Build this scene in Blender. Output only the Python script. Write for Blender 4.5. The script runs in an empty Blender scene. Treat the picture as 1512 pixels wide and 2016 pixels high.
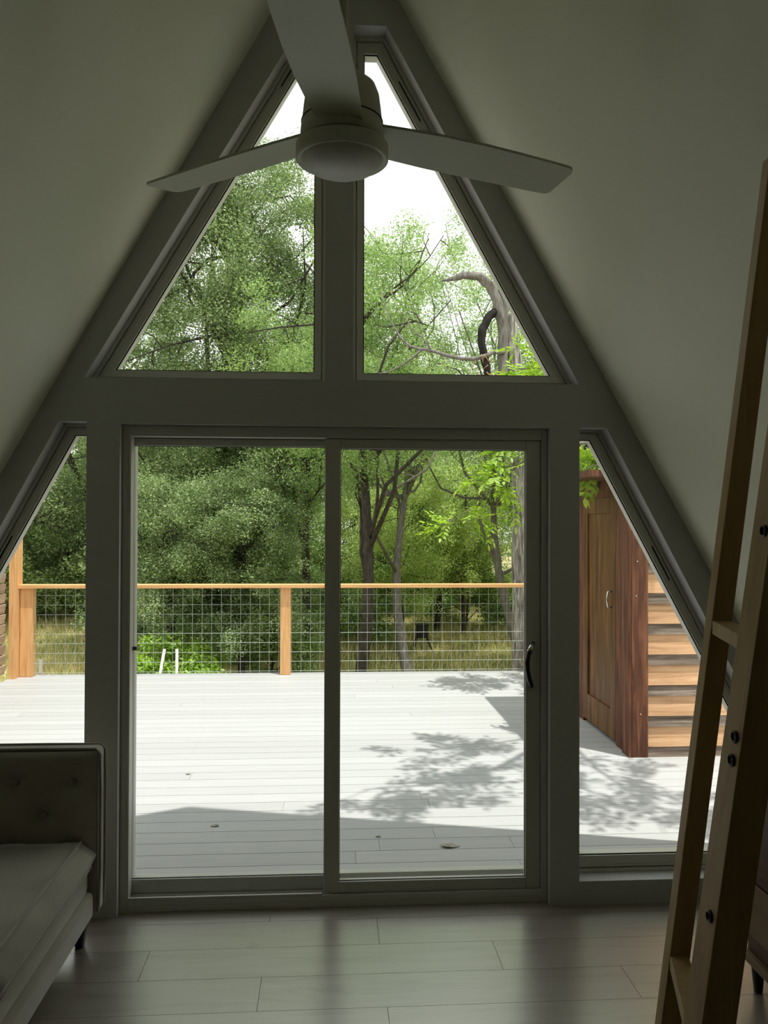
import bpy, bmesh, math, random
import numpy as np
from mathutils import Vector, Matrix
from mathutils.geometry import tessellate_polygon

SC = bpy.context.scene
COL = SC.collection
R = math.radians

# ------------------------------------------------------------------ materials
MATS = {}


def nodes_of(name):
    m = bpy.data.materials.new(name)
    m.use_nodes = True
    nt = m.node_tree
    nt.nodes.clear()
    out = nt.nodes.new('ShaderNodeOutputMaterial')
    return m, nt, out


def N(nt, kind, **kw):
    n = nt.nodes.new(kind)
    for k, v in kw.items():
        if k.startswith('i_'):
            n.inputs[k[2:].replace('_', ' ')].default_value = v
        else:
            setattr(n, k, v)
    return n


def ramp(nt, fac, stops):
    r = N(nt, 'ShaderNodeValToRGB')
    e = r.color_ramp.elements
    while len(e) < len(stops):
        e.new(0.5)
    for el, (p, c) in zip(e, stops):
        el.position = p
        el.color = (*c, 1)
    nt.links.new(fac, r.inputs['Fac'])
    return r.outputs['Color']


def paint(name, c, rough=0.6, var=0.06, scale=6.0, bump=0.0, bscale=120.0, metallic=0.0, spec=0.4, sheen=0.0):
    """plain surface with a faint procedural mottling of its own colour"""
    m, nt, out = nodes_of(name)
    b = N(nt, 'ShaderNodeBsdfPrincipled', i_Roughness=rough, i_Metallic=metallic)
    b.inputs['Specular IOR Level'].default_value = spec
    if sheen:
        b.inputs['Sheen Weight'].default_value = sheen
        b.inputs['Sheen Roughness'].default_value = 0.4
    tc = N(nt, 'ShaderNodeTexCoord')
    nz = N(nt, 'ShaderNodeTexNoise', i_Scale=scale, i_Detail=4.0)
    nt.links.new(tc.outputs['Object'], nz.inputs['Vector'])
    lo = tuple(max(0, x * (1 - var)) for x in c)
    hi = tuple(min(1, x * (1 + var)) for x in c)
    nt.links.new(ramp(nt, nz.outputs['Fac'], [(0.3, lo), (0.7, hi)]), b.inputs['Base Color'])
    if bump:
        n2 = N(nt, 'ShaderNodeTexNoise', i_Scale=bscale, i_Detail=3.0)
        nt.links.new(tc.outputs['Object'], n2.inputs['Vector'])
        bp = N(nt, 'ShaderNodeBump', i_Strength=bump, i_Distance=0.01)
        nt.links.new(n2.outputs['Fac'], bp.inputs['Height'])
        nt.links.new(bp.outputs['Normal'], b.inputs['Normal'])
    nt.links.new(b.outputs[0], out.inputs['Surface'])
    MATS[name] = m
    return m


def wood(name, stops, axis='X', rough=0.55, stretch=14.0, scale=3.0, island=0.0, bump=0.15, knots=0.0, spec=0.35, coat=0.0):
    """grain stretched along one axis; island = tone shift from one board to the next"""
    m, nt, out = nodes_of(name)
    b = N(nt, 'ShaderNodeBsdfPrincipled', i_Roughness=rough)
    b.inputs['Specular IOR Level'].default_value = spec
    if coat:
        b.inputs['Coat Weight'].default_value = coat
        b.inputs['Coat Roughness'].default_value = 0.28
        b.inputs['Coat IOR'].default_value = 2.9
    tc = N(nt, 'ShaderNodeTexCoord')
    geo = N(nt, 'ShaderNodeNewGeometry')
    mp = N(nt, 'ShaderNodeMapping')
    s = [stretch] * 3
    s['XYZ'.index(axis)] = 1.0
    mp.inputs['Scale'].default_value = s
    nt.links.new(tc.outputs['Object'], mp.inputs['Vector'])
    off = N(nt, 'ShaderNodeVectorMath', operation='SCALE', i_Scale=37.0)
    cx = N(nt, 'ShaderNodeCombineXYZ')
    for k in range(3):
        nt.links.new(geo.outputs['Random Per Island'], cx.inputs[k])
    nt.links.new(cx.outputs[0], off.inputs[0])
    add = N(nt, 'ShaderNodeVectorMath', operation='ADD')
    nt.links.new(mp.outputs[0], add.inputs[0])
    nt.links.new(off.outputs[0], add.inputs[1])
    nz = N(nt, 'ShaderNodeTexNoise', i_Scale=scale, i_Detail=8.0, i_Roughness=0.62, i_Distortion=0.6)
    nt.links.new(add.outputs[0], nz.inputs['Vector'])
    col = ramp(nt, nz.outputs['Fac'], stops)
    if knots:
        mk = N(nt, 'ShaderNodeMapping')
        sk = [2.2] * 3
        sk['XYZ'.index(axis)] = 1.0
        mk.inputs['Scale'].default_value = sk
        nt.links.new(tc.outputs['Object'], mk.inputs['Vector'])
        ad2 = N(nt, 'ShaderNodeVectorMath', operation='ADD')
        nt.links.new(mk.outputs[0], ad2.inputs[0])
        nt.links.new(off.outputs[0], ad2.inputs[1])
        k = N(nt, 'ShaderNodeTexNoise', i_Scale=3.2, i_Detail=5.0, i_Roughness=0.7, i_Distortion=1.2)
        nt.links.new(ad2.outputs[0], k.inputs['Vector'])
        kr = ramp(nt, k.outputs['Fac'], [(0.60, (0, 0, 0)), (0.75, (1, 1, 1))])
        mx = N(nt, 'ShaderNodeMix', data_type='RGBA', blend_type='MULTIPLY')
        f = N(nt, 'ShaderNodeMath', operation='MULTIPLY', i_Value=knots)
        f.inputs[1].default_value = knots
        nt.links.new(kr, f.inputs[0])
        nt.links.new(f.outputs[0], mx.inputs['Factor'])
        nt.links.new(col, mx.inputs['A'])
        mx.inputs['B'].default_value = (0.45, 0.38, 0.32, 1)
        col = mx.outputs['Result']
    if island:
        hs = N(nt, 'ShaderNodeHueSaturation')
        mr = N(nt, 'ShaderNodeMapRange')
        mr.inputs['To Min'].default_value = 1 - island
        mr.inputs['To Max'].default_value = 1 + island
        nt.links.new(geo.outputs['Random Per Island'], mr.inputs['Value'])
        nt.links.new(mr.outputs[0], hs.inputs['Value'])
        nt.links.new(col, hs.inputs['Color'])
        col = hs.outputs['Color']
    nt.links.new(col, b.inputs['Base Color'])
    if bump:
        bp = N(nt, 'ShaderNodeBump', i_Strength=bump, i_Distance=0.004)
        nt.links.new(nz.outputs['Fac'], bp.inputs['Height'])
        nt.links.new(bp.outputs['Normal'], b.inputs['Normal'])
    nt.links.new(b.outputs[0], out.inputs['Surface'])
    MATS[name] = m
    return m


def leaf_mat(name, stops, trans=0.35, gloss=0.06):
    m, nt, out = nodes_of(name)
    geo = N(nt, 'ShaderNodeNewGeometry')
    tc = N(nt, 'ShaderNodeTexCoord')
    nz = N(nt, 'ShaderNodeTexNoise', i_Scale=1.1, i_Detail=2.0)
    nt.links.new(tc.outputs['Object'], nz.inputs['Vector'])
    mm = N(nt, 'ShaderNodeMix', data_type='FLOAT')
    mm.inputs['Factor'].default_value = 0.45
    nt.links.new(geo.outputs['Random Per Island'], mm.inputs['A'])
    nt.links.new(nz.outputs['Fac'], mm.inputs['B'])
    col = ramp(nt, mm.outputs['Result'], stops)
    d = N(nt, 'ShaderNodeBsdfDiffuse')
    t = N(nt, 'ShaderNodeBsdfTranslucent')
    g = N(nt, 'ShaderNodeBsdfGlossy', i_Roughness=0.45)
    g.inputs['Color'].default_value = (0.9, 0.95, 0.9, 1)
    nt.links.new(col, d.inputs['Color'])
    hs = N(nt, 'ShaderNodeHueSaturation', i_Saturation=1.15, i_Value=1.35)
    nt.links.new(col, hs.inputs['Color'])
    nt.links.new(hs.outputs[0], t.inputs['Color'])
    a = N(nt, 'ShaderNodeMixShader')
    a.inputs[0].default_value = trans
    nt.links.new(d.outputs[0], a.inputs[1])
    nt.links.new(t.outputs[0], a.inputs[2])
    c = N(nt, 'ShaderNodeMixShader')
    c.inputs[0].default_value = gloss
    nt.links.new(a.outputs[0], c.inputs[1])
    nt.links.new(g.outputs[0], c.inputs[2])
    nt.links.new(c.outputs[0], out.inputs['Surface'])
    MATS[name] = m
    return m


def glass_mat():
    m, nt, out = nodes_of('window_glass')
    lw = N(nt, 'ShaderNodeLayerWeight', i_Blend=0.5)
    p = N(nt, 'ShaderNodeMath', operation='POWER')
    p.inputs[1].default_value = 4.0
    nt.links.new(lw.outputs['Facing'], p.inputs[0])
    q = N(nt, 'ShaderNodeMath', operation='MULTIPLY_ADD')
    q.inputs[1].default_value = 0.5
    q.inputs[2].default_value = 0.035
    nt.links.new(p.outputs[0], q.inputs[0])
    t = N(nt, 'ShaderNodeBsdfTransparent')
    t.inputs['Color'].default_value = (0.975, 0.985, 0.98, 1)
    g = N(nt, 'ShaderNodeBsdfGlossy', i_Roughness=0.0)
    x = N(nt, 'ShaderNodeMixShader')
    nt.links.new(q.outputs[0], x.inputs[0])
    nt.links.new(t.outputs[0], x.inputs[1])
    nt.links.new(g.outputs[0], x.inputs[2])
    nt.links.new(x.outputs[0], out.inputs['Surface'])
    MATS['window_glass'] = m


def ground_mat():
    m, nt, out = nodes_of('meadow_soil')
    b = N(nt, 'ShaderNodeBsdfPrincipled', i_Roughness=0.95)
    tc = N(nt, 'ShaderNodeTexCoord')
    n1 = N(nt, 'ShaderNodeTexNoise', i_Scale=0.35, i_Detail=5.0, i_Roughness=0.65)
    n2 = N(nt, 'ShaderNodeTexNoise', i_Scale=14.0, i_Detail=6.0)
    nt.links.new(tc.outputs['Object'], n1.inputs['Vector'])
    nt.links.new(tc.outputs['Object'], n2.inputs['Vector'])
    c1 = ramp(nt, n1.outputs['Fac'], [(0.35, (0.16, 0.19, 0.06)), (0.5, (0.36, 0.32, 0.12)), (0.62, (0.58, 0.47, 0.22))])
    c2 = ramp(nt, n2.outputs['Fac'], [(0.3, (0.5, 0.5, 0.5)), (0.7, (1, 1, 1))])
    mx = N(nt, 'ShaderNodeMix', data_type='RGBA', blend_type='MULTIPLY')
    mx.inputs['Factor'].default_value = 1.0
    nt.links.new(c1, mx.inputs['A'])
    nt.links.new(c2, mx.inputs['B'])
    nt.links.new(mx.outputs['Result'], b.inputs['Base Color'])
    nt.links.new(b.outputs[0], out.inputs['Surface'])
    MATS['meadow_soil'] = m


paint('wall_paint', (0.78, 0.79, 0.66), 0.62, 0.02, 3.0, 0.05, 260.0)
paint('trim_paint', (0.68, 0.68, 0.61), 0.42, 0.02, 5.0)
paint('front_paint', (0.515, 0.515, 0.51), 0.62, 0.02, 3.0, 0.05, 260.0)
paint('vinyl', (0.55, 0.55, 0.505), 0.38, 0.02, 5.0)
paint('rubber_gasket', (0.012, 0.013, 0.012), 0.6)
paint('fan_white', (0.62, 0.63, 0.53), 0.5, 0.02, 5.0)
paint('fan_blade_white', (0.60, 0.61, 0.49), 0.5, 0.03, 4.0)
paint('fan_groove', (0.03, 0.03, 0.03), 0.7)
paint('frosted_glass', (0.66, 0.66, 0.62), 0.45, 0.02, 8.0)
paint('black_metal', (0.010, 0.010, 0.011), 0.35, 0.1, 20.0, metallic=0.3, spec=0.5)
paint('grey_plastic', (0.06, 0.075, 0.085), 0.5)
paint('chrome', (0.65, 0.65, 0.64), 0.22, 0.04, 10.0, metallic=1.0)
paint('galvanised', (0.36, 0.41, 0.38), 0.5, 0.05, 20.0, metallic=0.2)
paint('white_paint', (0.8, 0.8, 0.76), 0.6)
paint('velvet', (0.30, 0.28, 0.235), 0.85, 0.16, 5.0, 0.25, 300.0, spec=0.15, sheen=1.0)
paint('velvet_piping', (0.30, 0.28, 0.24), 0.8, 0.1, 9.0, 0.2, 300.0, spec=0.15, sheen=0.8)
paint('dark_leg_wood', (0.018, 0.012, 0.009), 0.4)
paint('dead_leaf', (0.34, 0.31, 0.26), 0.8, 0.3, 40.0)
paint('roofing', (0.10, 0.10, 0.10), 0.9, 0.2, 8.0)
paint('nail_steel', (0.7, 0.68, 0.64), 0.35, 0.05, 10.0, metallic=0.8)
wood('floor_oak', [(0.26, (0.13, 0.108, 0.082)), (0.45, (0.235, 0.205, 0.165)), (0.72, (0.30, 0.268, 0.222))], 'X', 0.30, 9.0, 2.2, 0.08, 0.04, 0.75, 0.8, 1.0)
wood('deck_grey', [(0.3, (0.39, 0.394, 0.393)), (0.7, (0.44, 0.442, 0.44))], 'X', 0.6, 16.0, 3.0, 0.05, 0.1)
wood('cedar_x', [(0.3, (0.54, 0.27, 0.10)), (0.5, (0.70, 0.39, 0.165)), (0.75, (0.80, 0.50, 0.24))], 'X', 0.65, 12.0, 2.6, 0.06, 0.15, 0.35)
wood('cedar_z', [(0.3, (0.54, 0.27, 0.10)), (0.5, (0.70, 0.39, 0.165)), (0.75, (0.80, 0.50, 0.24))], 'Z', 0.65, 12.0, 2.6, 0.06, 0.15, 0.35)
wood('shed_door_wood', [(0.28, (0.040, 0.015, 0.005)), (0.5, (0.115, 0.050, 0.014)), (0.74, (0.23, 0.115, 0.034))], 'Z', 0.5, 9.0, 1.7, 0.12, 0.2, 0.5)
wood('shed_corner_wood', [(0.3, (0.032, 0.011, 0.005)), (0.5, (0.105, 0.035, 0.015)), (0.7, (0.23, 0.088, 0.040))], 'Z', 0.65, 12.0, 2.6, 0.08, 0.3, 0.4)
wood('shed_siding_tan', [(0.28, (0.33, 0.18, 0.09)), (0.5, (0.53, 0.31, 0.165)), (0.75, (0.64, 0.41, 0.24))], 'X', 0.75, 14.0, 2.6, 0.10, 0.3, 0.4)
wood('shed_siding_grey_shaded', [(0.28, (0.07, 0.050, 0.037)), (0.5, (0.155, 0.118, 0.090)), (0.75, (0.30, 0.25, 0.205))], 'X', 0.8, 16.0, 3.0, 0.10, 0.4, 0.4)  # weathered grey, darkened further to imitate shade under the laps
wood('slat_wood', [(0.3, (0.30, 0.20, 0.13)), (0.5, (0.44, 0.31, 0.21)), (0.75, (0.56, 0.42, 0.30))], 'Y', 0.75, 12.0, 3.0, 0.15, 0.2)
wood('ladder_pine', [(0.3, (0.33, 0.215, 0.088)), (0.5, (0.40, 0.275, 0.125)), (0.75, (0.46, 0.33, 0.16))], 'Z', 0.5, 12.0, 2.2, 0.03, 0.1, 0.25)
wood('walnut', [(0.3, (0.055, 0.025, 0.014)), (0.6, (0.10, 0.05, 0.026)), (0.8, (0.13, 0.07, 0.036))], 'Y', 0.45, 12.0, 2.5, 0.05, 0.1)
wood('honey_wood', [(0.3, (0.13, 0.085, 0.038)), (0.6, (0.18, 0.12, 0.058)), (0.8, (0.22, 0.15, 0.075))], 'Y', 0.5, 12.0, 2.5, 0.05, 0.1)
wood('bark_dark', [(0.3, (0.018, 0.015, 0.011)), (0.5, (0.045, 0.037, 0.028)), (0.75, (0.11, 0.095, 0.075))], 'Z', 0.9, 7.0, 6.0, 0.0, 0.8)
wood('bark_pale', [(0.32, (0.06, 0.055, 0.048)), (0.5, (0.21, 0.195, 0.172)), (0.70, (0.58, 0.55, 0.50))], 'Z', 0.9, 8.0, 4.5, 0.0, 0.8)
wood('bark_grey', [(0.25, (0.07, 0.062, 0.052)), (0.5, (0.17, 0.155, 0.135)), (0.75, (0.33, 0.31, 0.28))], 'Z', 0.9, 8.0, 5.5, 0.0, 0.8)
wood('bark_black', [(0.3, (0.006, 0.005, 0.004)), (0.5, (0.014, 0.012, 0.010)), (0.75, (0.035, 0.030, 0.025))], 'Z', 0.95, 7.0, 6.0, 0.0, 0.8)
leaf_mat('leaf_oak', [(0.15, (0.085, 0.135, 0.048)), (0.5, (0.215, 0.30, 0.120)), (0.85, (0.43, 0.52, 0.25))], 0.30, 0.03)
leaf_mat('leaf_mid', [(0.15, (0.15, 0.23, 0.075)), (0.5, (0.335, 0.45, 0.175)), (0.85, (0.56, 0.66, 0.31))], 0.34, 0.02)
leaf_mat('leaf_feather', [(0.15, (0.165, 0.265, 0.085)), (0.5, (0.29, 0.41, 0.145)), (0.85, (0.44, 0.55, 0.24))], 0.45, 0.02)
leaf_mat('leaf_fresh', [(0.15, (0.23, 0.32, 0.085)), (0.5, (0.43, 0.54, 0.17)), (0.85, (0.63, 0.71, 0.30))], 0.4, 0.02)
leaf_mat('leaf_lime', [(0.15, (0.20, 0.33, 0.04)), (0.5, (0.32, 0.48, 0.07)), (0.85, (0.48, 0.62, 0.13))], 0.45, 0.03)
leaf_mat('grass_blade', [(0.25, (0.26, 0.36, 0.09)), (0.42, (0.62, 0.56, 0.24)), (0.65, (0.85, 0.74, 0.42))], 0.4, 0.02)
glass_mat()
ground_mat()


# ------------------------------------------------------------------ geometry helpers
class MB:
    """collects shapes into ONE mesh"""

    def __init__(s):
        s.v, s.f, s.m = [], [], []

    def add(s, vs, fs, mi=0):
        b = len(s.v)
        s.v += [tuple(p) for p in vs]
        s.f += [tuple(i + b for i in f) for f in fs]
        s.m += [mi] * len(fs)
        return s

    def box(s, x0, x1, y0, y1, z0, z1, mi=0):
        vs = [(x, y, z) for z in (z0, z1) for y in (y0, y1) for x in (x0, x1)]
        return s.add(vs, [(0, 2, 3, 1), (4, 5, 7, 6), (0, 1, 5, 4), (2, 6, 7, 3), (0, 4, 6, 2), (1, 3, 7, 5)], mi)

    def hexa(s, bot, top, mi=0):
        """two quads of four points"""
        return s.add(list(bot) + list(top), [(3, 2, 1, 0), (4, 5, 6, 7), (0, 1, 5, 4), (1, 2, 6, 5), (2, 3, 7, 6), (3, 0, 4, 7)], mi)

    def prism(s, poly, a, b, plane='XZ', mi=0):
        n = len(poly)
        if plane == 'XZ':
            P = [(x, a, z) for x, z in poly] + [(x, b, z) for x, z in poly]
        elif plane == 'YZ':
            P = [(a, y, z) for y, z in poly] + [(b, y, z) for y, z in poly]
        else:
            P = [(x, y, a) for x, y in poly] + [(x, y, b) for x, y in poly]
        fs = [tuple(range(n)), tuple(range(2 * n - 1, n - 1, -1))]
        fs += [(i, (i + 1) % n, (i + 1) % n + n, i + n) for i in range(n)]
        return s.add(P, fs, mi)

    def ring(s, outer, inner, a, b, mi=0):
        """a frame between two polygons of the XZ plane, from Y=a to Y=b"""
        n = len(outer)
        P = [(x, a, z) for x, z in outer] + [(x, a, z) for x, z in inner] + [(x, b, z) for x, z in outer] + [(x, b, z) for x, z in inner]
        fs = []
        for i in range(n):
            j = (i + 1) % n
            fs += [(i, j, n + j, n + i), (2 * n + j, 2 * n + i, 3 * n + i, 3 * n + j), (j, i, 2 * n + i, 2 * n + j), (n + i, n + j, 3 * n + j, 3 * n + i)]
        return s.add(P, fs, mi)

    def tube(s, pts, rad, n=8, mi=0, cap=True):
        pts = [Vector(p) for p in pts]
        if not hasattr(rad, '__len__'):
            rad = [rad] * len(pts)
        b = []
        up = Vector((0, 0, 1))
        for i, p in enumerate(pts):
            d = (pts[min(i + 1, len(pts) - 1)] - pts[max(i - 1, 0)]).normalized()
            if abs(d.dot(up)) > 0.95:
                up2 = Vector((1, 0, 0))
            else:
                up2 = up
            x = d.cross(up2).normalized()
            if i and x.dot(px) < 0:
                x = -x
            if i:
                x = (px - d * px.dot(d)).normalized()
            px = x
            y = d.cross(x)
            b += [p + (x * math.cos(2 * math.pi * k / n) + y * math.sin(2 * math.pi * k / n)) * rad[i] for k in range(n)]
        fs = []
        for i in range(len(pts) - 1):
            for k in range(n):
                fs.append((i * n + k, i * n + (k + 1) % n, (i + 1) * n + (k + 1) % n, (i + 1) * n + k))
        if cap:
            fs += [tuple(range(n - 1, -1, -1)), tuple(range((len(pts) - 1) * n, len(pts) * n))]
        return s.add(b, fs, mi)

    def lathe(s, prof, c=(0, 0, 0), n=40, mi=0):
        P, fs = [], []
        for r_, z in prof:
            P += [(c[0] + r_ * math.cos(2 * math.pi * k / n), c[1] + r_ * math.sin(2 * math.pi * k / n), c[2] + z) for k in range(n)]
        for i in range(len(prof) - 1):
            for k in range(n):
                fs.append((i * n + k, i * n + (k + 1) % n, (i + 1) * n + (k + 1) % n, (i + 1) * n + k))
        fs += [tuple(range(n - 1, -1, -1)), tuple(range((len(prof) - 1) * n, len(prof) * n))]
        return s.add(P, fs, mi)

    def build(s, name, mat, parent=None, smooth=False, bevel=0.0, seg=2, sub=0):
        me = bpy.data.meshes.new(name)
        me.from_pydata(s.v, [], s.f)
        for mm in (mat if isinstance(mat, (list, tuple)) else [mat]):
            me.materials.append(MATS[mm])
        me.polygons.foreach_set('material_index', s.m)
        bm = bmesh.new()
        bm.from_mesh(me)
        bmesh.ops.recalc_face_normals(bm, faces=bm.faces)
        bm.to_mesh(me)
        bm.free()
        if smooth:
            me.polygons.foreach_set('use_smooth', [True] * len(me.polygons))
        o = bpy.data.objects.new(name, me)
        COL.objects.link(o)
        if bevel:
            b = o.modifiers.new('edge', 'BEVEL')
            b.width, b.segments, b.limit_method, b.angle_limit = bevel, seg, 'ANGLE', R(40)
            if seg > 2:
                me.polygons.foreach_set('use_smooth', [True] * len(me.polygons))
        if sub:
            d = o.modifiers.new('soft', 'SUBSURF')
            d.levels = d.render_levels = sub
        if parent is not None:
            o.parent = parent
            o.matrix_parent_inverse = Matrix.Translation(-parent.location) if parent.type == 'EMPTY' and parent.parent is None else Matrix()
            if not (parent.type == 'EMPTY' and parent.parent is None):
                # parent is itself a mesh built in world coordinates under a thing
                o.matrix_parent_inverse = Matrix()
        return o


def empty(name, loc=(0, 0, 0)):
    o = bpy.data.objects.new(name, None)
    o.empty_display_size = 0.1
    o.location = loc
    COL.objects.link(o)
    return o


def tag(o, label=None, cat=None, group=None, kind=None):
    if label:
        o['label'] = label
    if cat:
        o['category'] = cat
    if group:
        o['group'] = group
    if kind:
        o['kind'] = kind
    return o


def structure(o, label):
    o['kind'] = 'structure'
    o['label'] = label
    return o


def inset(poly, w):
    """inner polygon at per-edge distances w (poly counter-clockwise)"""
    n = len(poly)
    ar = sum(poly[i][0] * poly[(i + 1) % n][1] - poly[(i + 1) % n][0] * poly[i][1] for i in range(n))
    sg = 1 if ar > 0 else -1
    L = []
    for i in range(n):
        (x0, z0), (x1, z1) = poly[i], poly[(i + 1) % n]
        l = math.hypot(x1 - x0, z1 - z0)
        nx, nz = -(z1 - z0) / l * sg, (x1 - x0) / l * sg
        ww = w[i] if hasattr(w, '__len__') else w
        L.append((nx, nz, nx * x0 + nz * z0 + ww))
    out = []
    for i in range(n):
        a, b = L[i - 1], L[i]
        det = a[0] * b[1] - a[1] * b[0]
        out.append(((a[2] * b[1] - a[1] * b[2]) / det, (a[0] * b[2] - a[2] * b[0]) / det))
    return out


def np_mesh(name, V, F, mat, parent=None, tri_loops=None):
    """big mesh from numpy: V (n,3), F (m,k) faces of k corners"""
    me = bpy.data.meshes.new(name)
    m, k = F.shape
    me.vertices.add(len(V))
    me.vertices.foreach_set('co', V.astype(np.float32).ravel())
    me.loops.add(m * k)
    me.loops.foreach_set('vertex_index', F.astype(np.int32).ravel())
    me.polygons.add(m)
    me.polygons.foreach_set('loop_start', np.arange(0, m * k, k, dtype=np.int32))
    me.update(calc_edges=True)
    me.validate()
    me.materials.append(MATS[mat])
    return me


# ------------------------------------------------------------------ camera
YAW, PIT, ROL = R(3.7467), R(0.6932), R(-0.1786)
f = Vector((math.sin(YAW) * math.cos(PIT), math.cos(YAW) * math.cos(PIT), math.sin(PIT)))
rt = Vector((math.cos(YAW), -math.sin(YAW), 0))
up = rt.cross(f)
r2 = rt * math.cos(ROL) - up * math.sin(ROL)
u2 = up * math.cos(ROL) + rt * math.sin(ROL)
cam = bpy.data.cameras.new('camera')
cam.sensor_fit = 'VERTICAL'
cam.sensor_height = 36.0
cam.lens = 1650.0 / 2016.0 * 36.0
cam.clip_start = 0.02
co = bpy.data.objects.new('camera', cam)
COL.objects.link(co)
co.matrix_world = Matrix(((r2.x, u2.x, -f.x, 0.0), (r2.y, u2.y, -f.y, -3.567), (r2.z, u2.z, -f.z, 1.628), (0, 0, 0, 1)))
SC.camera = co

# ------------------------------------------------------------------ the setting
RID, TAN, XC = 4.29, 0.56, 0.039          # ridge height, slope, centre line of the A-frame
YB = -9.5                                  # unseen back wall, set deep so light escapes
FW, FB = -0.04, 0.14                       # gable wall: inner face, outer face


def slope_x(z, side):
    return XC + side * TAN * (RID - z)


# floor: planks along X
mb = MB()
rng = random.Random(4)
rows = [(-0.0, -0.11)] + [(-0.11 - 0.21 * k, -0.11 - 0.21 * (k + 1)) for k in range(46)]
joint = {0: -0.236, 1: 0.201, 2: 0.64, 3: -0.234, 4: 0.202}
for k, (y1, y0) in enumerate(rows):
    j = joint.get(k, rng.uniform(-0.6, 0.7))
    xs = sorted([j + 1.31 * q for q in range(-3, 4)])
    xs = [-2.55] + [x for x in xs if -2.5 < x < 2.55] + [2.6]
    for a, b in zip(xs, xs[1:]):
        mb.box(a + 0.0008, b - 0.0008, y0 + 0.0008, y1 - 0.0008 if k else 0.0, -0.02, 0.0)
mb.box(-2.6, 2.65, YB - 0.1, 0.0, -0.06, -0.012)
structure(mb.build('floor', 'floor_oak'), 'pale oak plank floor of the room')

# sloped walls of the A-frame
for side, nm in ((-1, 'wall_left'), (1, 'wall_right')):
    t = 0.24
    p = [(slope_x(-0.06, side), -0.06), (XC, RID), (XC, RID + t * 1.9), (slope_x(-0.06, side) + side * t * 1.15, -0.06)]
    m = MB().prism(p, YB - 0.1, 0.40)
    structure(m.build(nm, 'wall_paint'), 'white %s slope of the A-frame room' % ('left' if side < 0 else 'right'))
m = MB().prism([(slope_x(0, -1), 0), (slope_x(0, 1), 0), (XC, RID)], YB - 0.1, YB)  # unseen end wall; dark wood chosen to lessen bounce light indoors
structure(m.build('wall_back', 'walnut'), 'dark unseen triangular wall behind the viewer, absorbing bounce light')

# gable wall with its openings
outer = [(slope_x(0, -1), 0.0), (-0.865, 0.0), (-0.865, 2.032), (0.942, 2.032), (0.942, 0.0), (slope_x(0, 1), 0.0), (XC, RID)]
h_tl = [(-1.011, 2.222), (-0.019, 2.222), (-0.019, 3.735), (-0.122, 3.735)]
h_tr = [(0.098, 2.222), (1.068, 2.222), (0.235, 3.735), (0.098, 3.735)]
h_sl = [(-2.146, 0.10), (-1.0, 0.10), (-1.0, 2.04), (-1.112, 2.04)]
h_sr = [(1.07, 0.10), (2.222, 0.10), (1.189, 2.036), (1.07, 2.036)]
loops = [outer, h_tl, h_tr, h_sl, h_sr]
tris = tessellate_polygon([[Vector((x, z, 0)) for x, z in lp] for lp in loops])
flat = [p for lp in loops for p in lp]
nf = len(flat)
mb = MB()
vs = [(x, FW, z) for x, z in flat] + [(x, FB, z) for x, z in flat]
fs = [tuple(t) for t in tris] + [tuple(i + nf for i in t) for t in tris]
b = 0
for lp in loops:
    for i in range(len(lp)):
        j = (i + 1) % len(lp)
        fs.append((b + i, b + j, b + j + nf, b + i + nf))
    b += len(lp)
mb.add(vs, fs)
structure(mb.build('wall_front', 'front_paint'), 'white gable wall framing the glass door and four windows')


def window(n, poly, w, label, slot=None):
    e = empty('window_%d' % n, (poly[0][0], 0.08, poly[0][1]))
    structure(e, label)
    fr = MB()
    st = [[min(a, x * b) for x in w] for a, b in ((0.0006, 0.01), (0.014, 0.26), (0.022, 0.40), (0.028, 0.52))]
    st = [inset(poly, q) for q in st]
    inner = inset(poly, w)
    fr.ring(st[0], st[1], 0.048, 0.130)
    fr.ring(st[1], st[2], 0.064, 0.130)
    fr.ring(st[2], st[3], 0.055, 0.130)
    fr.ring(st[3], inner, 0.060, 0.130)
    fr.build('frame', 'trim_paint', e)
    g = MB().ring(inner, inset(inner, 0.004), 0.068, 0.0735)
    g.build('gasket', 'rubber_gasket', e)
    MB().prism(inner, 0.074, 0.080).build('pane', 'window_glass', e)
    if slot:
        k_, t0, t1 = slot
        A, B_ = inset(poly, [x * 0.53 for x in w]), inset(poly, [x * 0.53 + 0.0045 for x in w])
        q = len(poly)
        lp = lambda L_, t: (L_[k_][0] + (L_[(k_ + 1) % q][0] - L_[k_][0]) * t, L_[k_][1] + (L_[(k_ + 1) % q][1] - L_[k_][1]) * t)
        MB().prism([lp(A, t0), lp(A, t1), lp(B_, t1), lp(B_, t0)], 0.0575, 0.0605).build('weep_slot', 'rubber_gasket', e)
    return e


window(1, h_tl, (0.050, 0.047, 0.06, 0.060), 'tall slanted upper window left of the centre post', (3, 0.02, 0.13))
window(2, h_tr, (0.050, 0.060, 0.065, 0.046), 'tall slanted upper window right of the centre post', (1, 0.78, 0.90))
window(3, h_sl, (0.075, 0.022, 0.046, 0.052), 'low slanted side window behind the sofa', (3, 0.24, 0.33))
window(4, h_sr, (0.068, 0.055, 0.042, 0.022), 'low slanted side window behind the ladder', (1, 0.66, 0.74))

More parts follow.
